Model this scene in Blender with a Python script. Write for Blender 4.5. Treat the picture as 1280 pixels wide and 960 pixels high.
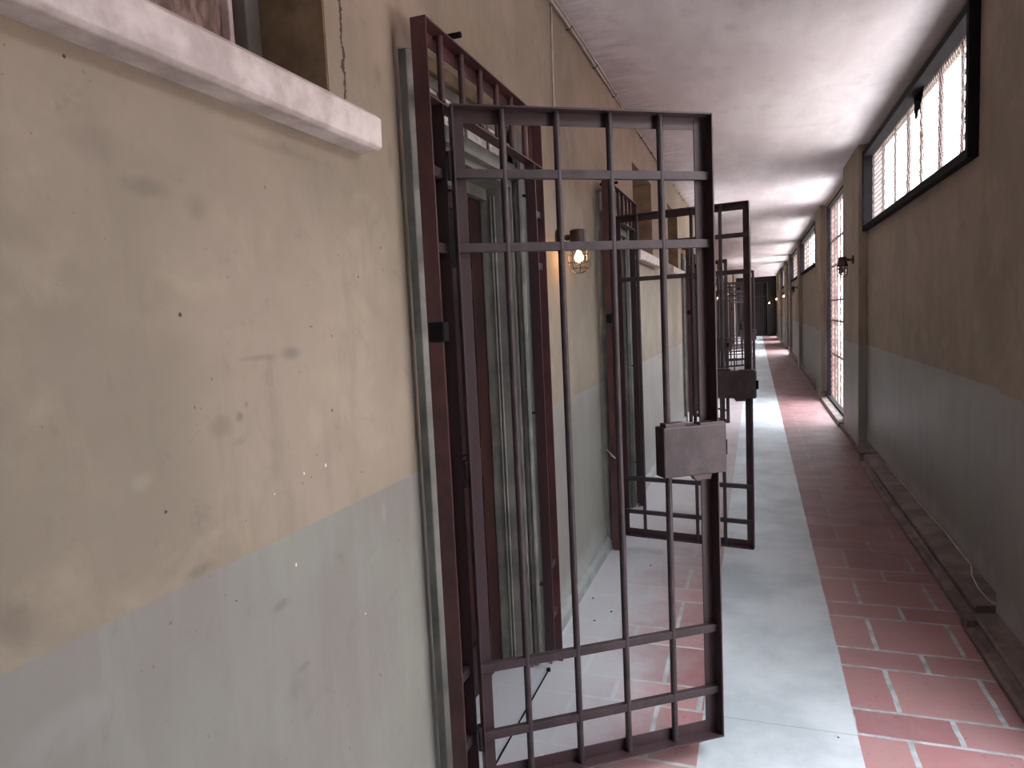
import bpy, bmesh, math, random
from mathutils import Vector, Matrix
random.seed(7)
PI = math.pi
for o in list(bpy.data.objects): bpy.data.objects.remove(o, do_unlink=True)
S = bpy.context.scene
COL = S.collection

# ------------------------------------------------------------------ camera
cam_d = bpy.data.cameras.new('camera')
cam_d.sensor_width = 36.0
cam_d.lens = 36.0 * 865.0 / 1280.0
cam_d.clip_start = 0.02
cam_d.clip_end = 300
cam = bpy.data.objects.new('camera', cam_d)
COL.objects.link(cam)
Rm = Matrix(((0.94290632, 0.01287788, 0.33280901),
             (0.32976204, 0.10413538, -0.93830316),
             (-0.04674055, 0.99447975, 0.09394327)))
cam.matrix_world = Matrix.Translation((0, 0, 1.5)) @ Rm.to_4x4()
S.camera = cam

# ------------------------------------------------------------------ daylight
W = bpy.data.worlds.new('overcast_sky')
S.world = W
W.use_nodes = True
wn = W.node_tree.nodes
wn['Background'].inputs[0].default_value = (0.86, 0.93, 1.0, 1)
# overcast sky: three times brighter overhead than at the horizon
_tc = wn.new('ShaderNodeTexCoord'); _sp = wn.new('ShaderNodeSeparateXYZ'); _mr = wn.new('ShaderNodeMapRange')
W.node_tree.links.new(_tc.outputs['Generated'], _sp.inputs[0]); W.node_tree.links.new(_sp.outputs[2], _mr.inputs[0])
for _i, _q in enumerate((0.0, 1.0, 6.5, 20.5)): _mr.inputs[_i + 1].default_value = _q
W.node_tree.links.new(_mr.outputs[0], wn['Background'].inputs[1])
sun_d = bpy.data.lights.new('sun', 'SUN')
sun_d.energy = 44.0
sun_d.angle = math.radians(2)
sun_d.color = (1.0, 0.97, 0.94)
sun = bpy.data.objects.new('sun', sun_d)
COL.objects.link(sun)
sun.rotation_euler = Vector((-0.75, -0.25, 1.0)).to_track_quat('Z', 'Y').to_euler()
sun.location = (8, 10, 12)
vs = S.view_settings
vs.view_transform = 'Standard'
vs.look = 'None'
vs.gamma = 1.0
vs.use_curve_mapping = False
vs.exposure = 0.62

# ------------------------------------------------------------------ material helpers
def lin(c):
    return tuple(((v / 255.0) / 12.92 if v / 255.0 <= 0.04045 else ((v / 255.0 + 0.055) / 1.055) ** 2.4) for v in c) + (1.0,)

class NT:
    def __init__(s, name, rough=0.6, metal=0.0):
        s.m = bpy.data.materials.new(name)
        s.m.use_nodes = True
        s.t = s.m.node_tree
        s.b = s.t.nodes['Principled BSDF']
        s.b.inputs['Roughness'].default_value = rough
        s.b.inputs['Metallic'].default_value = metal
        g = s.t.nodes.new('ShaderNodeNewGeometry')
        s.pos = g.outputs['Position']
        sp = s.t.nodes.new('ShaderNodeSeparateXYZ')
        s.link(s.pos, sp.inputs[0])
        s.x, s.y, s.z = sp.outputs
    def link(s, a, b): s.t.links.new(a, b)
    def put(s, v, sock):
        if isinstance(v, bpy.types.NodeSocket): s.link(v, sock)
        else: sock.default_value = v
    def M(s, op, a, b=0.0, c=0.0):
        n = s.t.nodes.new('ShaderNodeMath'); n.operation = op
        s.put(a, n.inputs[0]); s.put(b, n.inputs[1]); s.put(c, n.inputs[2])
        return n.outputs[0]
    def mix(s, f, a, b, mode='MIX'):
        n = s.t.nodes.new('ShaderNodeMix'); n.data_type = 'RGBA'; n.blend_type = mode
        s.put(f, n.inputs['Factor']); s.put(a, n.inputs[6]); s.put(b, n.inputs[7])
        return n.outputs[2]
    def noise(s, scale=5, detail=4, rough=0.55, stretch=None, dist=0.0):
        n = s.t.nodes.new('ShaderNodeTexNoise')
        n.inputs['Scale'].default_value = scale
        n.inputs['Detail'].default_value = detail
        n.inputs['Roughness'].default_value = rough
        n.inputs['Distortion'].default_value = dist
        v = s.pos
        if stretch:
            mp = s.t.nodes.new('ShaderNodeMapping')
            mp.inputs['Scale'].default_value = stretch
            s.link(s.pos, mp.inputs[0]); v = mp.outputs[0]
        s.link(v, n.inputs['Vector'])
        return n.outputs['Fac']
    def ramp(s, v, lo, hi, a=0.0, b=1.0, smooth=True):
        n = s.t.nodes.new('ShaderNodeMapRange')
        n.interpolation_type = 'SMOOTHSTEP' if smooth else 'LINEAR'
        s.put(v, n.inputs[0])
        for i, q in enumerate((lo, hi, a, b)): n.inputs[i + 1].default_value = q
        return n.outputs[0]
    def blob(s, u, v, cu, cv, ru, rv, nz, amt=0.9):
        a = s.M('MULTIPLY', s.M('SUBTRACT', u, cu), 1.0 / ru)
        b = s.M('MULTIPLY', s.M('SUBTRACT', v, cv), 1.0 / rv)
        d = s.M('SQRT', s.M('ADD', s.M('MULTIPLY', a, a), s.M('MULTIPLY', b, b)))
        d = s.M('ADD', d, s.M('MULTIPLY', s.M('SUBTRACT', nz, 0.5), 2.2))
        return s.ramp(d, 0.15, 1.25, amt * 0.6, 0.0)
    def bump(s, h, strength=0.2, dist=0.01):
        n = s.t.nodes.new('ShaderNodeBump')
        n.inputs['Strength'].default_value = strength
        n.inputs['Distance'].default_value = dist
        s.link(h, n.inputs['Height']); s.link(n.outputs[0], s.b.inputs['Normal'])
    def color(s, v): s.put(v, s.b.inputs['Base Color'])
    def rough(s, v): s.put(v, s.b.inputs['Roughness'])

def simple(name, c, rough=0.6, metal=0.0, var=0.18, scale=12, bump=0.1, dark=None):
    n = NT(name, rough, metal)
    c = lin(c)
    d = lin(dark) if dark else tuple(v * (1 - var * 1.6) for v in c[:3]) + (1,)
    f = n.ramp(n.noise(scale, 5, 0.6), 0.35, 0.68)
    n.color(n.mix(f, d, c))
    if bump: n.bump(n.noise(scale * 4, 4), bump, 0.004)
    return n.m

TONE = 1.075
def wall_mat(name, left):
    n = NT(name, 0.75)
    big = n.noise(1.6, 5, 0.6)
    med = n.noise(5.0, 6, 0.6, dist=0.4)
    fine = n.noise(26, 4, 0.6)
    streak = n.noise(2.0, 5, 0.65, stretch=(5, 5, 0.7))
    up = n.mix(n.ramp(big, 0.35, 0.65), lin((136, 124, 108)), lin((153, 138, 123)))
    up = n.mix(n.ramp(med, 0.52, 0.72, 0, 0.45), up, lin((166, 153, 133)))
    up = n.mix(n.ramp(n.noise(3.1, 6, 0.65, dist=0.8), 0.56, 0.74, 0, 0.45), up, lin((114, 104, 92)))
    lo = n.mix(n.ramp(big, 0.35, 0.68), lin((128, 122, 117)), lin((134, 134, 126)))
    lo = n.mix(n.ramp(streak, 0.45, 0.75, 0, 0.35), lo, lin((163, 163, 156)))
    edge = n.M('ADD', n.z, n.M('MULTIPLY', n.M('SUBTRACT', fine, 0.5), 0.006))
    f = n.ramp(edge, TONE - 0.002, TONE + 0.002, smooth=False)
    c = n.mix(f, lo, up)
    c = n.mix(n.ramp(streak, 0.5, 0.8, 0, 0.28), c, lin((98, 89, 80)))
    c = n.mix(n.ramp(n.noise(11, 7, 0.7, dist=0.6), 0.56, 0.72, 0, 0.30), c, lin((104, 96, 84)))
    # pits and specks
    c = n.mix(n.ramp(n.noise(55, 2, 0.5), 0.74, 0.79, 0, 0.6), c, lin((80, 70, 60)))
    # scuffed band close to the floor
    low = n.M('ADD', n.z, n.M('MULTIPLY', n.M('SUBTRACT', med, 0.5), 0.35))
    c = n.mix(n.ramp(low, 0.10, 0.26, 0.35, 0), c, lin((178, 183, 182)))
    if left:
        for (cy, cz, ry, rz, col, amt) in (
            (0.79, 1.79, .05, .03, (116, 108, 92), .4), (1.22, 1.45, .042, .016, (108, 105, 102), .8),
            (1.12, 1.447, .06, .007, (128, 118, 106), .7),
            (0.886, 1.737, .05, .018, (118, 108, 92), .7), (0.985, 1.72, .03, .03, (125, 114, 98), .6),
            (0.60, 1.13, .04, .06, (106, 100, 88), .5), (1.0, 1.33, .03, .022, (128, 117, 100), .7),
            (1.05, 1.34, .012, .012, (108, 98, 86), .8), (1.07, 1.36, .008, .008, (108, 98, 86), .8),
            (0.92, 1.09, .06, .015, (120, 112, 98), .7), (1.12, .94, .03, .012, (116, 110, 106), .7),
            (1.18, .78, .035, .012, (124, 120, 116), .7), (1.15, .75, .03, .03, (128, 126, 120), .6),
            (1.549, 1.01, .013, .045, (182, 184, 182), .8), (0.82, 1.27, .02, .014, (188, 180, 164), .7),
            (1.0, 1.95, .16, .02, (138, 122, 104), .6), (1.25, 1.87, .16, .012, (140, 124, 106), .6),
            (0.65, .96, .07, .03, (176, 174, 170), .6),
            (1.70, 1.95, .012, .05, (132, 118, 100), .7), (1.66, 2.15, .02, .03, (120, 106, 88), .6)):
            c = n.mix(n.blob(n.y, n.z, cy, cz, ry, rz, med, amt), c, lin(tuple(v * 0.84 for v in col)))
        for (cy, cz, r) in ((.928, 1.533, .004), (1.0, 1.0, .002), (.86, 1.21, .003), (1.456, 1.141, .0025), (.76, 1.9, .003), (1.09, 1.93, .002),
                            (1.35, 1.31, .003), (1.28, 1.22, .002), (1.5, 1.62, .003), (1.62, 1.7, .003)):
            a = n.M('SUBTRACT', n.y, cy); b = n.M('SUBTRACT', n.z, cz)
            d = n.M('SQRT', n.M('ADD', n.M('MULTIPLY', a, a), n.M('MULTIPLY', b, b)))
            c = n.mix(n.ramp(d, r * 0.6, r * 1.3, 1, 0), c, lin((62, 54, 46)))
        for (cy, cz, r) in ((1.23, 1.19, .003), (1.31, 1.19, .004), (1.13, 1.17, .002), (1.18, 1.005, .004), (1.43, .79, .003)):
            a = n.M('SUBTRACT', n.y, cy); b = n.M('MULTIPLY', n.M('SUBTRACT', n.z, cz), 0.6)
            d = n.M('SQRT', n.M('ADD', n.M('MULTIPLY', a, a), n.M('MULTIPLY', b, b)))
            c = n.mix(n.ramp(d, r * 0.4, r * 0.8, 1, 0), c, lin((235, 232, 225)))
        # crack over the sill end
        wob = n.M('MULTIPLY', n.M('SUBTRACT', n.noise(22, 5, 0.7), 0.5), 0.05)
        d = n.M('ABSOLUTE', n.M('SUBTRACT', n.M('ADD', n.y, wob), 1.497))
        wdt = n.M('MULTIPLY', n.noise(40, 3), 0.009)
        cr = n.M('MULTIPLY', n.M('LESS_THAN', d, wdt), n.M('GREATER_THAN', n.z, 2.03))
        c = n.mix(cr, c, lin((66, 52, 42)))
        d2 = n.M('ABSOLUTE', n.M('SUBTRACT', n.M('ADD', n.y, n.M('MULTIPLY', wob, 0.6)), 1.755))
        cr2 = n.M('MULTIPLY', n.M('LESS_THAN', d2, n.M('SUBTRACT', n.M('MULTIPLY', n.noise(34, 3), 0.012), 0.005)), n.M('GREATER_THAN', n.z, 1.1))
        c = n.mix(n.M('MULTIPLY', cr2, 0.7), c, lin((110, 95, 78)))
    n.color(c)
    n.rough(n.M('SUBTRACT', 0.78, n.M('MULTIPLY', n.M('SUBTRACT', 1.0, f), 0.30)))
    h = n.M('ADD', n.M('MULTIPLY', med, 0.8), n.M('MULTIPLY', fine, 0.15))
    n.bump(h, 0.35, 0.006)
    return n.m

def ceiling_mat():
    n = NT('ceiling_plaster', 0.85)
    big = n.noise(1.1, 5, 0.6, stretch=(2.2, 0.7, 1))
    c = n.mix(n.ramp(big, 0.32, 0.68), lin((224, 213, 216)), lin((244, 236, 239)))
    c = n.mix(n.ramp(n.noise(4, 6, 0.7, stretch=(1.6, 1, 1)), 0.5, 0.75, 0, 0.35), c, lin((190, 177, 181)))
    # sooty bloom growing out of the left corner
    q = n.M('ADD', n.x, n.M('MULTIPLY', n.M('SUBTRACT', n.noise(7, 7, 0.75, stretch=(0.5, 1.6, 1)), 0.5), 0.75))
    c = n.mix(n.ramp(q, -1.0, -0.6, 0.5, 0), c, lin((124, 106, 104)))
    c = n.mix(n.ramp(n.noise(60, 2), 0.76, 0.8, 0, 0.7), c, lin((90, 76, 74)))
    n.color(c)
    n.bump(n.noise(9, 6, 0.6), 0.25, 0.006)
    return n.m

def floor_mat():
    n = NT('tiled_floor', 0.45)
    wob = n.M('MULTIPLY', n.M('SUBTRACT', n.noise(9, 4), 0.5), 0.012)
    X = n.M('ADD', n.x, wob); Y = n.M('ADD', n.y, wob)
    per = 0.5
    yy = n.M('FRACT', n.M('DIVIDE', n.M('ADD', n.M('SUBTRACT', Y, 2.710), 50.0), per))
    yy = n.M('MULTIPLY', yy, per)                 # 0..0.33 deep course, 0.33..0.5 shallow course
    row = n.M('FLOOR', n.M('DIVIDE', n.M('SUBTRACT', Y, 2.710), per))
    g = 0.0072
    h1 = n.M('MAXIMUM', n.M('LESS_THAN', yy, g), n.M('GREATER_THAN', yy, per - g))
    h2 = n.M('LESS_THAN', n.M('ABSOLUTE', n.M('SUBTRACT', yy, 0.332)), g)
    deep = n.M('LESS_THAN', yy, 0.332)
    left = n.M('LESS_THAN', X, 0.06)
    offd = n.M('SUBTRACT', 0.48, n.M('MULTIPLY', left, 0.85 - 0.66))   # deep-course joints
    offs = n.M('SUBTRACT', 0.643, n.M('MULTIPLY', left, 0.533))
    off = n.M('ADD', n.M('MULTIPLY', deep, offd), n.M('MULTIPLY', n.M('SUBTRACT', 1, deep), offs))
    xs = n.M('FRACT', n.M('DIVIDE', n.M('ADD', n.M('SUBTRACT', X, off), 33.0), 0.33))
    gx = g / 0.33 * 1.25
    v1 = n.M('MAXIMUM', n.M('LESS_THAN', xs, gx), n.M('GREATER_THAN', xs, 1 - gx))
    grout = n.M('MAXIMUM', n.M('MAXIMUM', h1, h2), v1)
    cell = n.M('ADD', n.M('MULTIPLY', n.M('FLOOR', n.M('DIVIDE', n.M('SUBTRACT', X, off), 0.33)), 3.7), n.M('MULTIPLY', row, 11.3))
    wn_ = n.t.nodes.new('ShaderNodeTexWhiteNoise'); wn_.noise_dimensions = '1D'
    n.link(n.M('ADD', cell, n.M('MULTIPLY', deep, 57.1)), wn_.inputs['W'])
    rnd = wn_.outputs['Value']
    t = n.mix(rnd, lin((142, 98, 100)), lin((166, 122, 122)))
    t = n.mix(n.ramp(n.noise(6, 6, 0.65), 0.42, 0.7, 0, 0.55), t, lin((150, 124, 122)))
    t = n.mix(n.ramp(n.noise(40, 4), 0.6, 0.75, 0, 0.5), t, lin((100, 62, 58)))
    gc = n.mix(n.ramp(n.noise(14, 5), 0.35, 0.65), lin((142, 147, 150)), lin((178, 183, 186)))
    gv = n.ramp(n.M('ADD', n.y, n.M('MULTIPLY', n.noise(3, 4), 1.5)), 3.9, 5.6, 1.0, 0.3)
    tile = n.mix(n.M('MULTIPLY', grout, gv), t, gc)
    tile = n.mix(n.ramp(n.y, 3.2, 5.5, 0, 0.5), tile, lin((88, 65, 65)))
    # trodden dust towards the left wall
    dq = n.M('ADD', n.x, n.M('MULTIPLY', n.M('SUBTRACT', n.noise(2.6, 6, 0.7), 0.5), 0.65))
    tile = n.mix(n.ramp(dq, -0.72, -0.22, 0.84, 0.0), tile, lin((184, 187, 191)))
    fq = n.ramp(n.M('MULTIPLY', n.y, left), 2.9, 5.5, 0, 0.62)
    tile = n.mix(fq, tile, lin((184, 178, 180)))
    # smooth screed path down the middle
    con = n.mix(n.ramp(n.noise(2.2, 6, 0.6), 0.35, 0.65), lin((166, 173, 177)), lin((192, 197, 201)))
    con = n.mix(n.ramp(n.noise(30, 4), 0.62, 0.75, 0, 0.4), con, lin((142, 147, 150)))
    jl = n.M('LESS_THAN', n.M('ABSOLUTE', n.M('SUBTRACT', Y, 2.53)), 0.003)
    con = n.mix(n.M('MULTIPLY', jl, 0.5), con, lin((120, 122, 122)))
    e = n.M('MULTIPLY', n.M('SUBTRACT', n.noise(5, 5), 0.5), 0.012)
    xe = n.M('ADD', n.x, e)
    inc = n.M('MULTIPLY', n.M('GREATER_THAN', xe, -0.203), n.M('LESS_THAN', xe, 0.318))
    c = n.mix(inc, tile, con)
    c = n.mix(n.ramp(n.noise(90, 2), 0.76, 0.80, 0, 0.7), c, lin((90, 84, 80)))
    n.color(c)
    n.rough(n.ramp(n.noise(4, 5), 0.3, 0.7, 0.48, 0.66))
    notc = n.M('SUBTRACT', 1.0, inc)
    n.bump(n.M('ADD', n.M('MULTIPLY', n.M('MULTIPLY', grout, notc), -0.6), n.M('MULTIPLY', n.noise(25, 4), 0.3)), 0.3, 0.003)
    return n.m

MAT = {}
MAT['wall_l'] = wall_mat('stained_two_tone_plaster', True)
MAT['wall_r'] = wall_mat('two_tone_plaster', False)
MAT['ceil'] = ceiling_mat()
MAT['floor'] = floor_mat()
MAT['iron'] = simple('maroon_painted_iron', (56, 40, 44), 0.45, 0.0, scale=9, bump=0.25, dark=(56, 39, 42))
MAT['iron_worn'] = simple('worn_maroon_iron', (60, 47, 51), 0.5, 0.0, scale=14, bump=0.3, dark=(42, 32, 35))
MAT['redpost'] = simple('red_oxide_iron', (84, 50, 50), 0.45, 0.0, scale=7, bump=0.2, dark=(64, 40, 42))
MAT['casing'] = simple('grey_green_painted_wood', (128, 127, 121), 0.55, 0, scale=6, bump=0.2, dark=(98, 98, 93))
MAT['reddoor'] = simple('dark_red_painted_door', (60, 27, 25), 0.55, 0, scale=4, bump=0.2, dark=(36, 18, 17))
MAT['darkglass'] = simple('near_black_glass', (24, 24, 24), 0.15, 0, bump=0)  # plain near-black pane of the cell doors
MAT['marble_and_lit'] = simple('weathered_marble_and_lit_reveal', (216, 204, 200), 0.6, 0, scale=10, bump=0.25, dark=(178, 164, 160))
MAT['reveal'] = simple('bare_plaster_reveal', (150, 130, 104), 0.8, 0, scale=5, bump=0.3, dark=(110, 92, 70))
MAT['brick'] = simple('pale_pink_brick_reveal', (186, 156, 148), 0.8, 0, scale=14, bump=0.5, dark=(130, 98, 92))
MAT['darkiron'] = simple('dark_window_iron', (24, 20, 23), 0.85, 0, scale=10, bump=0.2)
MAT['darkiron'].node_tree.nodes['Principled BSDF'].inputs['Specular IOR Level'].default_value = 0.15
MAT['wire'] = simple('rusty_wire', (88, 66, 60), 0.55, 0, bump=0)
MAT['base'] = simple('dusty_brown_skirting', (124, 108, 102), 0.6, 0, scale=6, bump=0.3, dark=(86, 74, 72))
MAT['baseL'] = simple('grey_cement_skirting', (150, 154, 152), 0.6, 0, scale=6, bump=0.3)
MAT['cable'] = simple('white_cable', (205, 192, 186), 0.5, 0, bump=0)
MAT['clip'] = simple('dark_clip', (70, 54, 50), 0.6, 0, bump=0)
MAT['lampiron'] = simple('cast_iron_lamp', (62, 46, 40), 0.45, 0.2, scale=20, bump=0.2)
MAT['ground'] = simple('pale_yard_concrete', (164, 162, 160), 0.9, 0, scale=2)
MAT['skyblocker'] = simple('pinkish_sky_blocker', (116, 98, 94), 0.9, 0, scale=3, dark=(92, 74, 70))
MAT['dark'] = simple('dark_room_shade', (34, 30, 30), 0.8, 0)  # near-black colour stands in for the unlit corridor end
MAT['chip'] = simple('white_plaster_chip', (222, 222, 220), 0.8, 0, bump=0)
def peel_mat():
    n = NT('dirty_whitewashed_glass', 0.4)
    f = n.noise(16, 6, 0.7, dist=1.5)
    c = n.mix(n.ramp(f, 0.38, 0.48), lin((80, 72, 68)), lin((190, 184, 180)))
    c = n.mix(n.ramp(n.noise(9, 5, 0.6, dist=1.0), 0.48, 0.55), c, lin((226, 226, 226)))
    n.color(c); n.bump(f, 0.3, 0.004); return n.m
MAT['peel'] = peel_mat()
def pane_mat():
    n = NT('smeared_brown_pane', 0.35)
    f = n.noise(7, 6, 0.65, stretch=(1, 2.2, 1), dist=1.6)
    c = n.mix(n.ramp(f, 0.35, 0.66), lin((104, 84, 76)), lin((168, 148, 142)))
    n.color(c); return n.m
MAT['pane'] = pane_mat()
def glass_mat():
    n = NT('clear_lamp_glass', 0.05)
    n.b.inputs['Transmission Weight'].default_value = 1.0
    n.b.inputs['IOR'].default_value = 1.05
    n.color((1, 0.97, 0.93, 1)); return n.m
MAT['glass'] = glass_mat()
def bulb_mat():
    n = NT('lit_bulb', 0.3)
    n.color((1, 0.7, 0.4, 1))
    n.b.inputs['Emission Color'].default_value = (1, 0.55, 0.22, 1)
    n.b.inputs['Emission Strength'].default_value = 55
    return n.m
MAT['bulb'] = bulb_mat()
MAT['deadbulb'] = simple('unlit_frosted_bulb', (150, 146, 140), 0.3, 0, bump=0)

# ------------------------------------------------------------------ mesh helpers
def box(bm, a, b):
    x0, x1 = sorted((a[0], b[0])); y0, y1 = sorted((a[1], b[1])); z0, z1 = sorted((a[2], b[2]))
    v = [bm.verts.new(p) for p in ((x0, y0, z0), (x1, y0, z0), (x1, y1, z0), (x0, y1, z0), (x0, y0, z1), (x1, y0, z1), (x1, y1, z1), (x0, y1, z1))]
    for f in ((0, 3, 2, 1), (4, 5, 6, 7), (0, 1, 5, 4), (1, 2, 6, 5), (2, 3, 7, 6), (3, 0, 4, 7)):
        bm.faces.new([v[i] for i in f])
def basis(d):
    d = d.normalized()
    u = d.cross(Vector((0, 0, 1)))
    if u.length < 1e-4: u = Vector((1, 0, 0))
    u.normalize(); return u, d.cross(u).normalized()
def tube(bm, pts, r, seg=10, caps=True, closed=False):
    pts = [Vector(p) for p in pts]; N = len(pts); rings = []
    for i, p in enumerate(pts):
        if closed: d = pts[(i + 1) % N] - pts[i - 1]
        else: d = pts[min(i + 1, N - 1)] - pts[max(i - 1, 0)]
        if i == 0 or True:
            if rings:
                u = pu - d.normalized() * pu.dot(d.normalized())
                u.normalize(); w = d.normalized().cross(u)
            else: u, w = basis(d)
            pu = u
        rr = r[i] if isinstance(r, (list, tuple)) else r
        rings.append([bm.verts.new(p + (u * math.cos(2 * PI * k / seg) + w * math.sin(2 * PI * k / seg)) * rr) for k in range(seg)])
    for i in range(N if closed else N - 1):
        A = rings[i]; B = rings[(i + 1) % N]
        for k in range(seg): bm.faces.new((A[k], A[(k + 1) % seg], B[(k + 1) % seg], B[k]))
    if caps and not closed:
        bm.faces.new(rings[0][::-1]); bm.faces.new(rings[-1])
def prism(bm, poly, axis, a, b):
    """poly of 2-d points swept along axis ('x','y','z') from a to b"""
    def P(p, t):
        return {'x': (t, p[0], p[1]), 'y': (p[0], t, p[1]), 'z': (p[0], p[1], t)}[axis]
    A = [bm.verts.new(P(p, a)) for p in poly]; B = [bm.verts.new(P(p, b)) for p in poly]
    n = len(poly)
    bm.faces.new(A); bm.faces.new(B[::-1])
    for i in range(n): bm.faces.new((A[i], B[i], B[(i + 1) % n], A[(i + 1) % n]))
def lathe(bm, prof, c=(0, 0, 0), seg=20):
    rings = []
    for r, z in prof:
        rings.append([bm.verts.new((c[0] + r * math.cos(2 * PI * k / seg), c[1] + r * math.sin(2 * PI * k / seg), c[2] + z)) for k in range(seg)])
    for A, B in zip(rings, rings[1:]):
        for k in range(seg): bm.faces.new((A[k], A[(k + 1) % seg], B[(k + 1) % seg], B[k]))
    bm.faces.new(rings[0][::-1]); bm.faces.new(rings[-1])
def obj(name, bm, m, parent=None, bevel=0.0, smooth=False, loc=None):
    bmesh.ops.recalc_face_normals(bm, faces=bm.faces[:])
    me = bpy.data.meshes.new(name)
    if smooth:
        for f in bm.faces: f.smooth = True
    bm.to_mesh(me); bm.free()
    me.materials.append(MAT[m] if isinstance(m, str) else m)
    if smooth: me.set_sharp_from_angle(angle=math.radians(40))
    o = bpy.data.objects.new(name, me); COL.objects.link(o)
    if parent: o.parent = parent
    if loc: o.location = loc
    if bevel:
        b = o.modifiers.new('bevel', 'BEVEL'); b.width = bevel; b.segments = 2; b.limit_method = 'ANGLE'
    return o
def BM(): return bmesh.new()
def tag(o, label=None, cat=None, group=None, kind=None):
    if label: o['label'] = label
    if cat: o['category'] = cat
    if group: o['group'] = group
    if kind: o['kind'] = kind
    return o
def empty(name, loc, label=None, cat=None, group=None, kind=None):
    o = bpy.data.objects.new(name, None); COL.objects.link(o); o.location = loc
    o.empty_display_size = 0.1
    return tag(o, label, cat, group, kind)
def copy_tree(o, parent=None):
    c = o.copy(); COL.objects.link(c); c.parent = parent
    for ch in list(o.children): copy_tree(ch, c)
    return c

# ------------------------------------------------------------------ layout numbers
XL, XR = -0.92, 1.05           # wall faces
TL = 0.30                      # wall thickness, cell side
TR = 0.13                      # wall thickness, window side
Y0, YE = -8.0, 38.0            # corridor ends
ZC = 3.03
GATES = [1.74, 4.25, 9.49, 12.05, 17.28, 19.85, 25.1, 27.7]     # near post of each gate
DOORS_L = [(g + 0.13, g + 0.98) for g in GATES] + [(-3.4, -2.55)]
WINS_L = [(0.25, 1.43), (5.72, 6.80), (8.10, 9.16), (13.55, 14.65), (15.9, 16.97), (21.3, 22.4), (23.7, 24.78)]
WINS_R = [(-4.6, -0.9), (4.08, 7.66), (13.4, 17.6), (18.5, 22.3), (26.6, 30.4), (32.8, 35.0)]  # first window is out of view, placed to light the near corridor
DOORS_R = [(1.2, 2.4), (9.43, 11.60), (23.2, 25.6), (30.9, 32.3), (35.8, 37.2)]  # first opening is out of view, added to light the near floor
WZ = (2.19, 2.95)

def holed_wall(bm, xa, xb, holes, ztop):
    """solid wall between xa and xb, with rectangular openings (y0,y1,z0,z1)"""
    ys = sorted({Y0, YE} | {h[0] for h in holes} | {h[1] for h in holes})
    for a, b in zip(ys, ys[1:]):
        hs = sorted([(h[2], h[3]) for h in holes if h[0] <= a + 1e-6 and h[1] >= b - 1e-6])
        z = -0.05
        for z0, z1 in hs:
            if z0 > z + 1e-6: box(bm, (xa, a, z), (xb, b, z0))
            z = z1
        if z < ztop: box(bm, (xa, a, z), (xb, b, ztop))

# ------------------------------------------------------------------ shell
b = BM(); box(b, (XL - 0.9, Y0 - 0.3, -0.2), (XR + TR, YE + 0.6, 0.0)); tag(obj('floor', b, 'floor'), kind='structure')
b = BM(); box(b, (XL - 0.9, Y0 - 0.3, ZC), (XR + TR + 0.02, YE + 0.6, ZC + 0.25)); tag(obj('ceiling', b, 'ceil'), kind='structure')
b = BM()
holed_wall(b, XL - TL, XL, [(a, c, -0.05, 2.30) for a, c in DOORS_L] + [(a, c, 2.005, 2.71) for a, c in WINS_L], ZC)
tag(obj('wall_left', b, 'wall_l'), kind='structure')
b = BM()
holed_wall(b, XR, XR + TR, [(a, c, WZ[0], WZ[1]) for a, c in WINS_R] + [(a, c, 0.06, WZ[1]) for a, c in DOORS_R], ZC)
tag(obj('wall_right', b, 'wall_r'), kind='structure')
b = BM(); box(b, (XL - 0.9, Y0 - 0.3, -0.05), (XR + 0.3, Y0, ZC)); tag(obj('wall_back', b, 'wall_r'), kind='structure')
# far wall with a wide dark doorway
b = BM()
box(b, (XL - 0.3, YE, -0.05), (-0.20, YE + 0.25, ZC)); box(b, (0.62, YE, -0.05), (XR + 0.3, YE + 0.25, ZC)); box(b, (-0.20, YE, 2.75), (0.62, YE + 0.25, ZC)); box(b, (XL - 0.3, YE + 0.5, -0.05), (XR + 0.3, YE + 0.6, ZC))
box(b, (XL - 0.3, YE + 0.25, -0.05), (XL - 0.2, YE + 0.5, ZC)); box(b, (XR + 0.2, YE + 0.25, -0.05), (XR + 0.3, YE + 0.5, ZC))
tag(obj('wall_far', b, 'dark'), kind='structure')
# closing wall behind the cells, so no daylight leaks in from the left
b = BM(); box(b, (XL - 0.9, Y0, -0.05), (XL - 0.82, YE, ZC)); tag(obj('wall_cells', b, 'dark'), kind='structure')

# pilasters on the window side
PIL = [(2.85, 3.53), (7.70, 8.95), (12.0, 12.9), (17.75, 18.35), (22.6, 22.95), (26.0, 26.4), (30.5, 30.8), (32.4, 32.7), (35.1, 35.6), (-0.6, -0.1)]
b = BM()
for i, (a, c) in enumerate(PIL): box(b, (XR - (0.05 if i == 0 else 0.08), a, -0.02), (XR + 0.02, c, ZC + 0.01))
tag(obj('trim_1', b, 'wall_r', bevel=0.008), kind='structure')

# stepped, boxed-in skirting on the window side
def skirt(y0, y1, xf, zt):
    b = BM()
    w = XR + 0.01
    poly = [(w, -0.02), (xf - 0.03, -0.02), (xf - 0.034, 0.022), (xf - 0.022, 0.036), (xf - 0.002, 0.036), (xf + 0.008, 0.05), (xf + 0.002, zt - 0.012), (xf + 0.01, zt), (w, zt + 0.012)]
    prism(b, poly, 'y', y0, y1)
    return b
b = skirt(3.55, 7.05, 0.925, 0.10); tag(obj('baseboard_right', b, 'base'), kind='structure')
b = skirt(Y0, 3.50, 0.905, 0.085)
box(b, (0.875, 3.46, -0.02), (XR, 3.56, 0.065))
tag(obj('baseboard_right_near', b, 'base'), kind='structure')
b = skirt(7.05, 9.2, 0.985, 0.10); box(b, (0.90, 7.0, -0.02), (XR, 7.10, 0.115)); box(b, (0.96, 11.75, -0.02), (XR, 11.9, 0.13))
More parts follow.
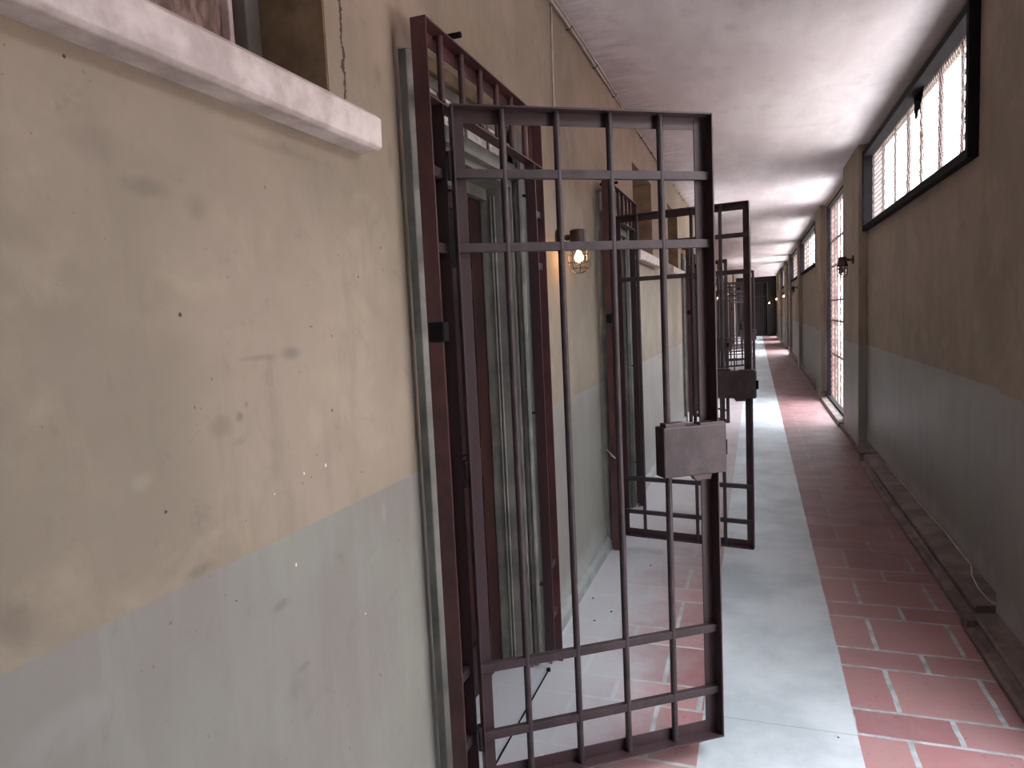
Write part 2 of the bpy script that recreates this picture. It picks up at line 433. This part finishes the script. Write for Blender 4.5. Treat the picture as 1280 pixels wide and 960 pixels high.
prism(b, [(XR + 0.02, 0.0), (0.93, 0.0), (0.95, 0.05), (XR + 0.02, 0.075)], 'y', 9.2, 11.8)
for a, c in ((11.8, 23.0), (25.7, 30.8), (32.4, 35.7), (37.3, 38.0)):
    prism(b, [(XR + 0.02, -0.02), (0.985, -0.02), (0.985, 0.1), (XR + 0.02, 0.12)], 'y', a, c)
tag(obj('baseboard_right_far', b, 'base'), kind='structure')
# low cement skirting on the cell side
b = BM()
ys = [Y0] + [v for g in sorted(DOORS_L) for v in (g[0] - 0.10, g[1] + 0.13)] + [YE]
for a, c in zip(ys[::2], ys[1::2]):
    prism(b, [(XL - 0.01, -0.02), (XL + 0.032, -0.02), (XL + 0.03, 0.05), (XL + 0.012, 0.075), (XL - 0.01, 0.08)], 'y', a, c)
tag(obj('baseboard_left', b, 'baseL'), kind='structure')

# outside yard ground, and an added wall
b = BM(); box(b, (XR + TR, -14, -0.35), (30, 60, -0.12)); tag(obj('ground', b, 'ground'), kind='structure')

b = BM(); box(b, (6.6, -14, -0.3), (7.0, 60, 4.6)); box(b, (6.52, -14, 4.6), (7.08, 60, 4.7))  # unseen wall added to block low sky light at the openings
tag(obj('wall_sky_blocker', b, 'skyblocker'), kind='structure')

# ------------------------------------------------------------------ cell doors on the left (casing, jamb, door leaf, transom light)
def cell_door(i, a, c):
    r = empty('door_%d' % i, (XL, a, 0), kind='structure')
    w = c - a
    b = BM()
    # near casing: a rounded grey moulding; far casing: flat architrave with beads
    prism(b, [(0.0, -0.088), (0.022, -0.085), (0.034, -0.066), (0.03, -0.045), (0.036, -0.028), (0.022, -0.008), (0.004, 0.0), (-0.02, 0.0), (-0.02, -0.088)], 'z', 0, 2.255)
    prism(b, [(-0.02, w), (0.012, w), (0.018, w + 0.012), (0.010, w + 0.02), (0.024, w + 0.034), (0.024, w + 0.082), (0.032, w + 0.09), (0.032, w + 0.112), (0.0, w + 0.118), (-0.02, w + 0.118)], 'z', 0, 2.255)
    obj('casing', b, 'casing', r, bevel=0.002)
    b = BM()
    # far jamb lining with two raised beads, near jamb lining, head
    box(b, (-0.140, w - 0.022, 0), (-0.004, w - 0.001, 2.10)); box(b, (-0.140, 0.001, 0), (-0.004, 0.022, 2.10))
    for xx in (-0.094, -0.080): tube(b, [(xx, w - 0.024, 0), (xx, w - 0.024, 2.0)], 0.0045, 8)
    box(b, (-0.20, 0.02, 2.03), (-0.004, w - 0.02, 2.085))
    box(b, (-0.139, 0.02, 1.985), (-0.11, w - 0.02, 2.03))
    box(b, (-0.02, 0.0, 2.055), (0.026, w, 2.10))
    box(b, (-0.012, 0.0, 2.10), (0.012, w, 2.115))
    obj('jamb', b, 'casing', r, bevel=0.002)
    b = BM()   # leaf
    x0 = -0.20
    box(b, (x0, 0.022, 0.01), (x0 + 0.04, w - 0.022, 2.03))
    lf = obj('door_leaf', b, 'reddoor', r)
    b = BM()
    for ya, yb in ((0.022, 0.12), (w - 0.13, w - 0.022)): box(b, (x0 + 0.04, ya, 0.01), (x0 + 0.058, yb, 2.03))
    for za, zb in ((0.01, 0.22), (0.86, 0.98), (1.58, 1.70), (1.92, 2.03)): box(b, (x0 + 0.0405, 0.12, za), (x0 + 0.057, w - 0.13, zb))
    obj('door_frame', b, 'reddoor', lf, bevel=0.003)
    b = BM(); box(b, (x0 + 0.041, 0.12, 1.70), (x0 + 0.046, w - 0.13, 1.92)); obj('door_pane', b, 'darkglass', lf)
    b = BM(); lathe(b, [(0.004, 0), (0.012, 0.004), (0.024, 0.02), (0.026, 0.034), (0.018, 0.045), (0.004, 0.05)], seg=14)
    k = obj('door_knob', b, 'darkiron', lf, smooth=True); k.location = (x0 + 0.058, 0.075, 1.02); k.rotation_euler = (0, PI / 2, 0)
    b = BM()  # transom light: whitewashed pane between wooden bars
    box(b, (-0.035, 0.001, 2.115), (-0.025, w - 0.001, 2.225))
    obj('transom_pane', b, 'peel', r)
    b = BM()
    box(b, (-0.20, 0.001, 2.225), (-0.02, w - 0.001, 2.262)); box(b, (-0.04, 0.001, 2.10), (-0.013, w - 0.001, 2.122))
    for k in range(3): box(b, (-0.024, w * (k + 1) / 4 - 0.008, 2.12), (-0.016, w * (k + 1) / 4 + 0.008, 2.226))
    obj('transom_frame', b, 'casing', r, bevel=0.003)
    b = BM(); box(b, (-0.2, 0.001, 2.262), (-0.001, w - 0.001, 2.302)); obj('lintel', b, 'reveal', r)
for i, (a, c) in enumerate(DOORS_L[:8]): cell_door(i + 1, a, c)
cell_door(9, *DOORS_L[8])

# ------------------------------------------------------------------ small high windows of the cells
def cell_window(i, a, c):
    r = empty('window_%d' % i, (XL, a, 2.005), kind='structure')
    w = c - a; h = 0.705
    b = BM()
    y0, y1 = -0.10, w + 0.115
    prism(b, [(-0.19, -0.078), (0.055, -0.082), (0.065, -0.074), (0.067, -0.008), (0.058, 0.0), (0.0, 0.036), (-0.19, 0.044)], 'y', y0, y1)
    s = obj('window_sill', b, 'marble_and_lit', r, bevel=0.003)
    b = BM()
    xa, xb = -0.24, -0.175
    box(b, (xa, 0.001, 0.04), (xb, 0.05, h - 0.001)); box(b, (xa, w - 0.05, 0.04), (xb, w - 0.001, h - 0.001))
    box(b, (xa, 0.05, 0.04), (xb, w - 0.05, 0.075)); box(b, (xa, 0.05, h - 0.05), (xb, w - 0.05, h - 0.001))
    obj('window_frame', b, 'casing', r, bevel=0.003)
    b = BM()
    for q in (0.078, w - 0.09): box(b, (-0.225, q, 0.07), (-0.19, q + 0.014, h - 0.05))
    box(b, (-0.225, w / 2 - 0.02, 0.07), (-0.185, w / 2 + 0.02, h - 0.05))
    obj('sash', b, 'marble_and_lit', r, bevel=0.003)
    b = BM(); box(b, (-0.232, 0.05, 0.07), (-0.212, w - 0.05, h - 0.05)); obj('pane', b, 'pane', r)
    b = BM()
    for ya, yb in ((0.0005, 0.004), (w - 0.004, w - 0.0005)): box(b, (-0.175, ya, 0.04), (-0.002, yb, h - 0.001))
    obj('reveal', b, 'reveal', r)
for i, (a, c) in enumerate(WINS_L): cell_window(i + 1, a, c)

# ------------------------------------------------------------------ barred windows and barred door openings on the daylight side
def clip_wires(bm, y0, y1, z0, z1, sp, slope, x, r):
    k = -((z1 - z0) / slope) - sp
    while k < (y1 - y0) + (z1 - z0) / slope:
        for sgn in (1, -1):
            # line y = y0 + k + t/slope (or mirrored), z = z0 + t
            pts = []
            for t in (0.0, z1 - z0):
                yy = y0 + k + t / slope
                pts.append((yy, z0 + t))
            (ya, za), (yb, zb) = pts
            lo, hi = 0.0, 1.0
            if yb != ya:
                for lim, isl in ((y0, True), (y1, False)):
                    q = (lim - ya) / (yb - ya)
                    if isl: lo = max(lo, q)
                    else: hi = min(hi, q)
            if hi - lo > 0.02:
                p = [(ya + (yb - ya) * q, za + (zb - za) * q) for q in (lo, hi)]
                if sgn < 0: p = [(y0 + y1 - yy, zz) for yy, zz in p]
                tube(bm, [(x + (0.002 if sgn < 0 else 0), p[0][0], p[0][1]), (x + (0.002 if sgn < 0 else 0), p[1][0], p[1][1])], r, 4, caps=False)
        k += sp
def barred_opening(name, a, c, z0, z1, nb, rails, sp, kind, fr=0.05, r=0.0019, uneven=False):
    e = empty(name, (XR, a, 0), kind='structure')
    w = c - a
    b = BM()
    p = 0.05 if kind == 'w' else 0.02
    box(b, (-p, 0.0, z0), (0.05, fr, z1)); box(b, (-p, w - fr, z0), (0.05, w, z1))
    box(b, (-p + 0.004, fr, z0), (0.05, w - fr, z0 + fr)); box(b, (-p + 0.004, fr, z1 - fr), (0.05, w - fr, z1))
    obj('window_frame' if kind == 'w' else 'door_frame', b, 'darkiron', e, bevel=0.003)
    for k in range(nb):
        yy = fr + (w - 2 * fr) * (k + 1) / (nb + 1) + (random.uniform(-0.05, 0.05) if uneven else 0)
        b = BM(); tube(b, [(0.055, yy, z0 + 0.02), (0.055 + random.uniform(-.004, .004), yy + random.uniform(-.01, .01), (z0 + z1) / 2), (0.055, yy, z1 - 0.02)], 0.013 if uneven and k % 2 else 0.009, 8)
        obj('bar', b, 'wire', e, smooth=True)
    for zz in rails:
        b = BM(); box(b, (0.045, fr, zz - 0.012), (0.065, w - fr, zz + 0.012)); obj('cross_rail', b, 'darkiron', e)
    if sp:
        b = BM(); clip_wires(b, fr, w - fr, z0 + fr, z1 - fr, sp, 1.7, 0.03, r)
        tag(obj('wire_mesh', b, 'wire', e), kind=None)
    b = BM()   # reveals through the thickness of the wall
    t = 0.004
    box(b, (0.05, w - t, z0), (TR + 0.002, w - 0.0005, z1)); box(b, (0.05, 0.0005, z0), (TR + 0.002, t, z1))
    obj('reveal', b, 'brick' if kind == 'd' else 'marble_and_lit', e)  # window reveals whitened, standing in for overexposed daylight
    return e
w1 = None
for i, (a, c) in enumerate(WINS_R):
    e = barred_opening('window_%d' % (len(WINS_L) + 1 + i), a, c, WZ[0], WZ[1], 6, (), 0.05 if i < 2 else 0.12, 'w', r=0.0018, uneven=(i == 1))
    if i == 1: w1 = e
for i, (a, c) in enumerate(DOORS_R):
    barred_opening('door_%d' % (10 + i), a, c, 0.06, WZ[1], 5, (0.75, 1.25, 1.55, 2.05, 2.42), 0.09 if i == 1 else 0.16, 'd', fr=0.035, r=0.0016)
# torn flap of mesh and a rust-red stick caught in the near window
b = BM()
v = [b.verts.new(p) for p in ((0.02, 1.30, 2.90), (0.02, 1.62, 2.90), (0.0, 1.50, 2.80), (-0.005, 1.42, 2.70), (0.02, 1.38, 2.82))]
b.faces.new(v)
bmesh.ops.solidify(b, geom=b.faces[:], thickness=0.004)
obj('torn_mesh_flap', b, 'darkiron', w1)
b = BM(); tube(b, [(0.03, 1.46, 2.9), (0.035, 1.44, 2.7), (0.04, 1.40, 2.45)], [0.012, 0.009, 0.003], 7)
tag(obj('broken_stick', b, 'brick', w1))

# ------------------------------------------------------------------ prison gates
GH, GW = 2.31, 1.05      # fixed cage frame
LW = 0.815                # leaf width
LEVELS = (0.235, 0.45, 1.707, 1.915)
def make_gate():
    r = empty('prison_gate', (0, 0, 0))
    b = BM()   # outer frame of angle iron: near post, far post, head
    def lpost(y, s, z0, z1):
        box(b, (-0.022, y, z0), (0.024, y + s * 0.005, z1)); box(b, (-0.022, y + s * 0.0049, z0), (-0.017, y + s * 0.042, z1))
    lpost(0.0, 1, 0.0, GH); lpost(GW, -1, 0.0, GH)
    box(b, (-0.022, 0.005, GH - 0.005), (0.024, GW - 0.005, GH)); box(b, (-0.022, 0.005, GH - 0.042), (-0.017, GW - 0.005, GH - 0.0049))
    fr = obj('gate_frame', b, 'redpost', r, bevel=0.001)
    for k in range(6):
        yy = 0.135 + k * 0.152
        b = BM(); tube(b, [(0.0, yy, 2.125), (0.0, yy, GH - 0.005)], 0.0105, 10); obj('transom_bar', b, 'redpost', r, smooth=True)
    b = BM(); box(b, (-0.022, 0.005, 2.105), (0.022, GW - 0.005, 2.11)); box(b, (-0.022, 0.042, 2.11), (-0.017, GW - 0.042, 2.145))
    obj('transom_rail', b, 'redpost', r, bevel=0.001)
    for y in (0.095, GW - 0.10):
        b = BM(); box(b, (-0.02, y - 0.0035, 0.05), (0.020, y + 0.0035, 2.105)); box(b, (-0.02, y, 0.05), (-0.015, y + (0.03 if y > 0.5 else -0.03), 2.105))
        obj('inner_post', b, 'iron', r, bevel=0.001)
    for z in LEVELS:
        for ya, yb in ((0.005, 0.0915), (GW - 0.0965, GW - 0.005)):
            b = BM(); box(b, (-0.008, ya, z - 0.014), (0.010, yb, z + 0.014)); obj('stub_bar', b, 'iron_worn', r, bevel=0.001)
    for z in (0.35, 1.1, 2.0):     # straps into the wall
        for y in (GW - 0.02,):
            b = BM(); box(b, (-0.12, y - 0.012, z - 0.004), (-0.017, y + 0.012, z + 0.004)); obj('wall_strap', b, 'iron', r)
    b = BM(); tube(b, [(-0.085, 0.19, GH + 0.012), (0.045, 0.19, GH + 0.012)], 0.009, 8); obj('wall_tie', b, 'darkiron', r, smooth=True)
    # leaf, hinged on the near inner post
    b = BM()
    za, zb, t, f = 0.078, 2.10, 0.005, 0.042
    box(b, (0, 0, za), (f, t, zb)); box(b, (0, -f, za), (t, 0, zb))                       # hinge stile
    box(b, (LW - f, 0, za), (LW, t, zb)); box(b, (LW - t, -f, za), (LW, 0, zb))           # free stile
    box(b, (f, 0.0003, za), (LW - f, t, za + f)); box(b, (t, -f, za), (LW - t, 0, za + t))
    box(b, (f, 0.0003, zb - f), (LW - f, t, zb)); box(b, (t, -f, zb - t), (LW - t, 0, zb))
    leaf = obj('gate_leaf', b, 'iron', r, bevel=0.001)
    leaf.location = (0.026, 0.112, 0)
    for k in range(4):
        xx = LW * (k + 1) / 5 - 0.012 + k * 0.003
        b = BM(); tube(b, [(xx, -0.013, za + t), (xx, -0.013, zb - t)], 0.0105, 12); obj('vertical_bar', b, 'iron_worn', leaf, smooth=True)
    for z in LEVELS:
        b = BM(); box(b, (0.003, -0.022, z - 0.013), (LW - 0.003, -0.002, z + 0.013)); obj('cross_bar', b, 'iron_worn', leaf, bevel=0.002)
    b = BM(); box(b, (LW - 0.200, -0.052, 0.978), (LW + 0.022, 0.006, 1.138))
    lb = obj('lock_box', b, 'iron_worn', leaf, bevel=0.004)
    b = BM(); box(b, (LW - 0.19, -0.048, 1.136), (LW - 0.12, -0.010, 1.150));     obj('lock_bracket', b, 'iron', lb, bevel=0.002)
    b = BM(); prism(b, [(LW - 0.10, 0.98), (LW - 0.03, 0.98), (LW - 0.035, 0.962), (LW - 0.085, 0.960)], 'y', -0.048, -0.02); obj('lock_lip', b, 'iron', lb)
    b = BM(); box(b, (LW - 0.07, -0.048, 1.136), (LW + 0.018, -0.006, 1.144)); obj('lock_lid', b, 'iron', lb, bevel=0.002)
    b = BM(); box(b, (LW + 0.021, -0.035, 1.03), (LW + 0.036, -0.012, 1.08)); obj('lock_bolt', b, 'darkiron', lb, bevel=0.002)
    for z in (0.235, 1.05, 1.93):
        b = BM()
        tube(b, [(-0.006, -0.024, z - 0.035), (-0.006, -0.024, z + 0.035)], 0.0095, 10)
        tube(b, [(-0.006, -0.024, z + 0.035), (-0.006, -0.024, z + 0.043)], 0.013, 10)
        obj('hinge', b, 'iron_worn', leaf, smooth=True)
    b = BM(); box(b, (-0.018, -0.006, 1.445), (0.03, 0.03, 1.50)); obj('keeper', b, 'darkiron', r, bevel=0.004)
    return r
gate_rows = [
    (0, 55.4, 'nearest open maroon iron gate, leaf swung out over the floor, first in line'),
    (1, 99.0, 'second open barred gate from the camera, just past the nearest lit lamp'),
    (2, 143.0, 'third open barred gate along the cell wall, after the two white sills'),
    (3, 100.0, 'fourth barred gate down the cell wall, edge seen behind the second gate'),
    (4, 48.0, 'fifth barred gate down the cell wall, its lock box small and distant'),
    (5, 74.0, 'sixth barred gate down the cell wall, hidden among far bars'),
    (6, 40.0, 'seventh barred gate far down the cell wall'),
    (7, 66.0, 'farthest barred gate on the cell wall, nearest the corridor end')]
proto = make_gate()
GX = XL + 0.084
for i, ang, lab in gate_rows:
    g = proto if i == 0 else copy_tree(proto)
    g.location = (GX - (0.015 if i == 1 else 0), GATES[i], 0)
    tag(g, lab, 'gate', 'barred cell gates standing open')
    for ch in g.children:
        if ch.name.startswith('gate_leaf'):
            # local +X of the leaf points along the leaf; 90 deg between wall line (+Y) and corridor (+X)
            ch.rotation_euler = (0, 0, math.radians(90 - ang))

# ------------------------------------------------------------------ caged lamps
def make_lamp(lit):
    r = empty('wall_lamp', (0, 0, 0))      # origin at the wall plate; the lamp hangs on the +X side
    b = BM()
    tube(b, [(0, 0, 0), (0.012, 0, 0), (0.02, 0, 0)], [0.046, 0.046, 0.034], 20); obj('back_plate', b, 'lampiron', r, smooth=True)
    b = BM(); tube(b, [(0.015, 0, 0.0), (0.075, 0, 0.0)], 0.011, 12); tube(b, [(0.045, 0, 0), (0.06, 0, 0)], 0.016, 12); obj('arm', b, 'lampiron', r, smooth=True)
    c = (0.105, 0, 0)
    b = BM(); lathe(b, [(0.030, 0.035), (0.040, 0.030), (0.042, -0.015), (0.044, -0.03), (0.052, -0.045), (0.054, -0.062), (0.046, -0.066)], c, 24); obj('cap', b, 'lampiron', r, smooth=True)
    b = BM()
    H = [(-0.09, 0.052), (-0.125, 0.052), (-0.155, 0.046)]
    for z, rr in H:
        tube(b, [(c[0] + rr * math.cos(q * PI / 12), rr * math.sin(q * PI / 12), z) for q in range(24)], 0.0022, 6, closed=True)
    for q in range(4):
        an = q * PI / 4 + 0.35; pts = []
        for k in range(-8, 9):
            t = abs(k) / 8.0; sg = 1 if k > 0 else -1
            if t > 0.5: z = -0.062 - (1 - t) * 2 * 0.078; rr = 0.052
            else:
                th = t * 2 * PI / 2; rr = 0.052 * math.sin(th); z = -0.14 - 0.038 * math.cos(th)
            pts.append((c[0] + sg * rr * math.cos(an), sg * rr * math.sin(an), z))
        tube(b, pts, 0.0024, 6)
    obj('cage', b, 'lampiron', r, smooth=True)
    b = BM(); lathe(b, [(0.036, -0.06), (0.040, -0.10), (0.036, -0.135), (0.022, -0.155), (0.003, -0.162)], c, 20); obj('glass', b, 'glass', r, smooth=True)
    b = BM(); lathe(b, [(0.008, -0.066), (0.010, -0.075), (0.018, -0.09), (0.021, -0.104), (0.016, -0.119), (0.003, -0.125)], c, 16); obj('bulb', b, 'bulb' if lit else 'deadbulb', r, smooth=True)
    if lit:
        ld = bpy.data.lights.new('bulb_light', 'POINT'); ld.energy = 1.6; ld.color = (1.0, 0.55, 0.25); ld.shadow_soft_size = 0.02
        lo = bpy.data.objects.new('bulb_light', ld); COL.objects.link(lo); lo.parent = r; lo.location = (c[0], 0, -0.1)
    return r
lamp_on = make_lamp(True); lamp_off = make_lamp(False)
lamps = [
    (lamp_on, XL, 3.37, 1.885, 0, 'lit caged wall lamp glowing between the first two gates'),
    (lamp_on, XL, 17.0, 1.86, 0, 'small lit lamp far down the cell wall, seen through the gate bars'),
    (lamp_off, XR - 0.08, 8.05, 1.945, PI, 'nearest unlit caged lamp on the window side beside the barred opening'),
    (lamp_off, XR - 0.08, 18.2, 1.93, PI, 'distant unlit caged lamp between the far high windows'),
    (lamp_on, XR, 26.3, 1.93, PI, 'nearest lit lamp of the three glowing on the far window side'),
    (lamp_on, XR, 34.9, 1.93, PI, 'middle lit lamp of the three glowing on the far window side')]
seen = set()
for src, x, y, z, rz, lab in lamps:
    o = src if src.name not in seen else copy_tree(src)
    seen.add(src.name)
    o.location = (x, y, z); o.rotation_euler = (0, 0, rz); tag(o, lab, 'lamp', 'caged wall lamps')
o = copy_tree(lamp_on); o.location = (0.68, YE - 0.0, 1.78); o.rotation_euler = (0, 0, -PI / 2)
tag(o, 'farthest lit lamp, on the end wall by the dark doorway', 'lamp', 'caged wall lamps')

# ------------------------------------------------------------------ cables
b = BM()
pts = []
y = -3.0
while y < 37:
    pts.append((XL + 0.016 + 0.006 * math.sin(y * 2.1), y, ZC - 0.022 + 0.008 * math.sin(y * 1.35 + 1))); y += 0.35
tube(b, pts, 0.006, 6)
tube(b, [(p[0] + 0.013, p[1], p[2] + 0.012) for p in pts], 0.004, 6)
cb = tag(obj('ceiling_cable', b, 'cable', smooth=True), 'pair of pale cables clipped along the corner of ceiling and cell wall', 'cable')
y = 0.6
while y < 14:
    b = BM(); tube(b, [(XL, y, ZC - 0.034), (XL + 0.022, y, ZC - 0.036), (XL + 0.034, y + 0.004, ZC - 0.016)], 0.003, 6); obj('cable_clip', b, 'clip', cb); y += 0.62
b = BM(); tube(b, [(XL + 0.006, 3.40, ZC - 0.02), (XL + 0.005, 3.385, 2.6), (XL + 0.006, 3.38, 2.25), (XL + 0.005, 3.37, 1.93)], 0.0045, 6)
tag(obj('lamp_cable', b, 'cable', smooth=True), 'thin pale cable dropping down the wall to the nearest lit lamp', 'cable')
b = BM()
pts = [(1.03, 6.5, .122), (1.037, 5.6, .122), (1.032, 5.25, .125), (1.04, 4.89, .122), (1.043, 4.57, .124), (1.035, 4.2, .122), (1.037, 4.05, .123), (1.0, 3.89, .122), (0.985, 3.72, .118), (0.99, 3.58, .118), (1.03, 3.5, .112), (1.03, 3.3, .104)]
tube(b, pts, 0.0035, 6); tag(obj('loose_wire', b, 'cable', smooth=True), 'thin pale wire lying loose along the skirting ledge under the nearest window', 'wire')
b = BM()
tube(b, [(1.0, 5.60, 3.0), (1.03, 5.55, 2.985), (1.03, 5.72, 2.97)], 0.005, 6); tube(b, [(0.96, 5.62, 3.005), (1.0, 5.60, 3.0)], 0.004, 6); tube(b, [(1.03, 5.55, 2.985), (1.055, 5.5, 2.98)], 0.005, 6)
tag(obj('white_tuft', b, 'cable', smooth=True), 'small white tuft sticking out above the nearest high window', 'wire')  # small white tuft of unknown kind, drawn as wire bits
b = BM(); tube(b, [(GX - 0.03, 4.23, 0.62), (GX + 0.0, 4.225, 0.60), (GX - 0.055, 4.22, 0.66)], 0.004, 6)
tag(obj('tie_wire', b, 'cable', smooth=True), 'scrap of grey tie wire twisted round the post of the second gate', 'wire')
# thin dark raised line on the threshold of the first gate
b = BM(); tube(b, [(-0.85, 2.69, 0.004), (-0.848, 2.0, 0.004), (-0.846, 1.9, 0.004)], 0.0035, 6); tube(b, [(-0.85, 2.69, 0.0), (-0.85, 2.69, 0.012)], 0.009, 8)
tag(obj('threshold_line', b, 'darkiron', smooth=True), 'thin dark line along the floor under the nearest gate frame', 'rod')

# ------------------------------------------------------------------ plaster crumbs
first = None
crumbs = [((-0.707, 2.125), 0.012, 'largest white plaster chip, on the floor under the nearest gate leaf'),
          ((-0.767, 3.212), 0.006, 'small plaster crumb on the floor beside the cell wall'),
          ((-0.707, 3.332), 0.007, 'small plaster crumb on the floor beside the cell wall'),
          ((-0.834, 3.477), 0.006, 'small plaster crumb on the floor beside the cell wall'),
          ((-0.608, 4.023), 0.006, 'small plaster crumb on the floor beside the cell wall'),
          ((0.253, 2.501), 0.004, 'tiny pale fleck on the smooth grey path')]
for (x, y), s, lab in crumbs:
    b = BM(); bmesh.ops.create_icosphere(b, subdivisions=1, radius=s)
    for v in b.verts: v.co = Vector((v.co.x * random.uniform(.8, 1.3), v.co.y * random.uniform(.8, 1.3), max(v.co.z * 0.5, -s * 0.3)))
    o = obj('plaster_chip', b, 'chip' if s > .01 else 'clip'); o.location = (x, y, s * 0.29)
    tag(o, lab, 'plaster chip', 'plaster crumbs on the floor')

# ------------------------------------------------------------------ corridor end
e = empty('end_gate', (-0.2, YE + 0.02, 0), 'dark barred gate closing the doorway at the far end of the corridor', 'gate')
b = BM(); box(b, (0.0, 0, 0.01), (0.04, 0.04, 2.74)); box(b, (0.78, 0, 0.01), (0.82, 0.04, 2.74)); box(b, (0.04, 0, 0.01), (0.78, 0.04, 0.05)); box(b, (0.04, 0, 2.70), (0.78, 0.04, 2.74)); box(b, (0.04, 0, 2.0), (0.78, 0.04, 2.04))
obj('gate_frame', b, 'iron', e)
for k in range(7):
    b = BM(); tube(b, [(0.04 + 0.74 * (k + 1) / 8, 0.02, 0.04), (0.04 + 0.74 * (k + 1) / 8, 0.02, 2.71)], 0.012, 8); obj('vertical_bar', b, 'iron_worn', e, smooth=True)
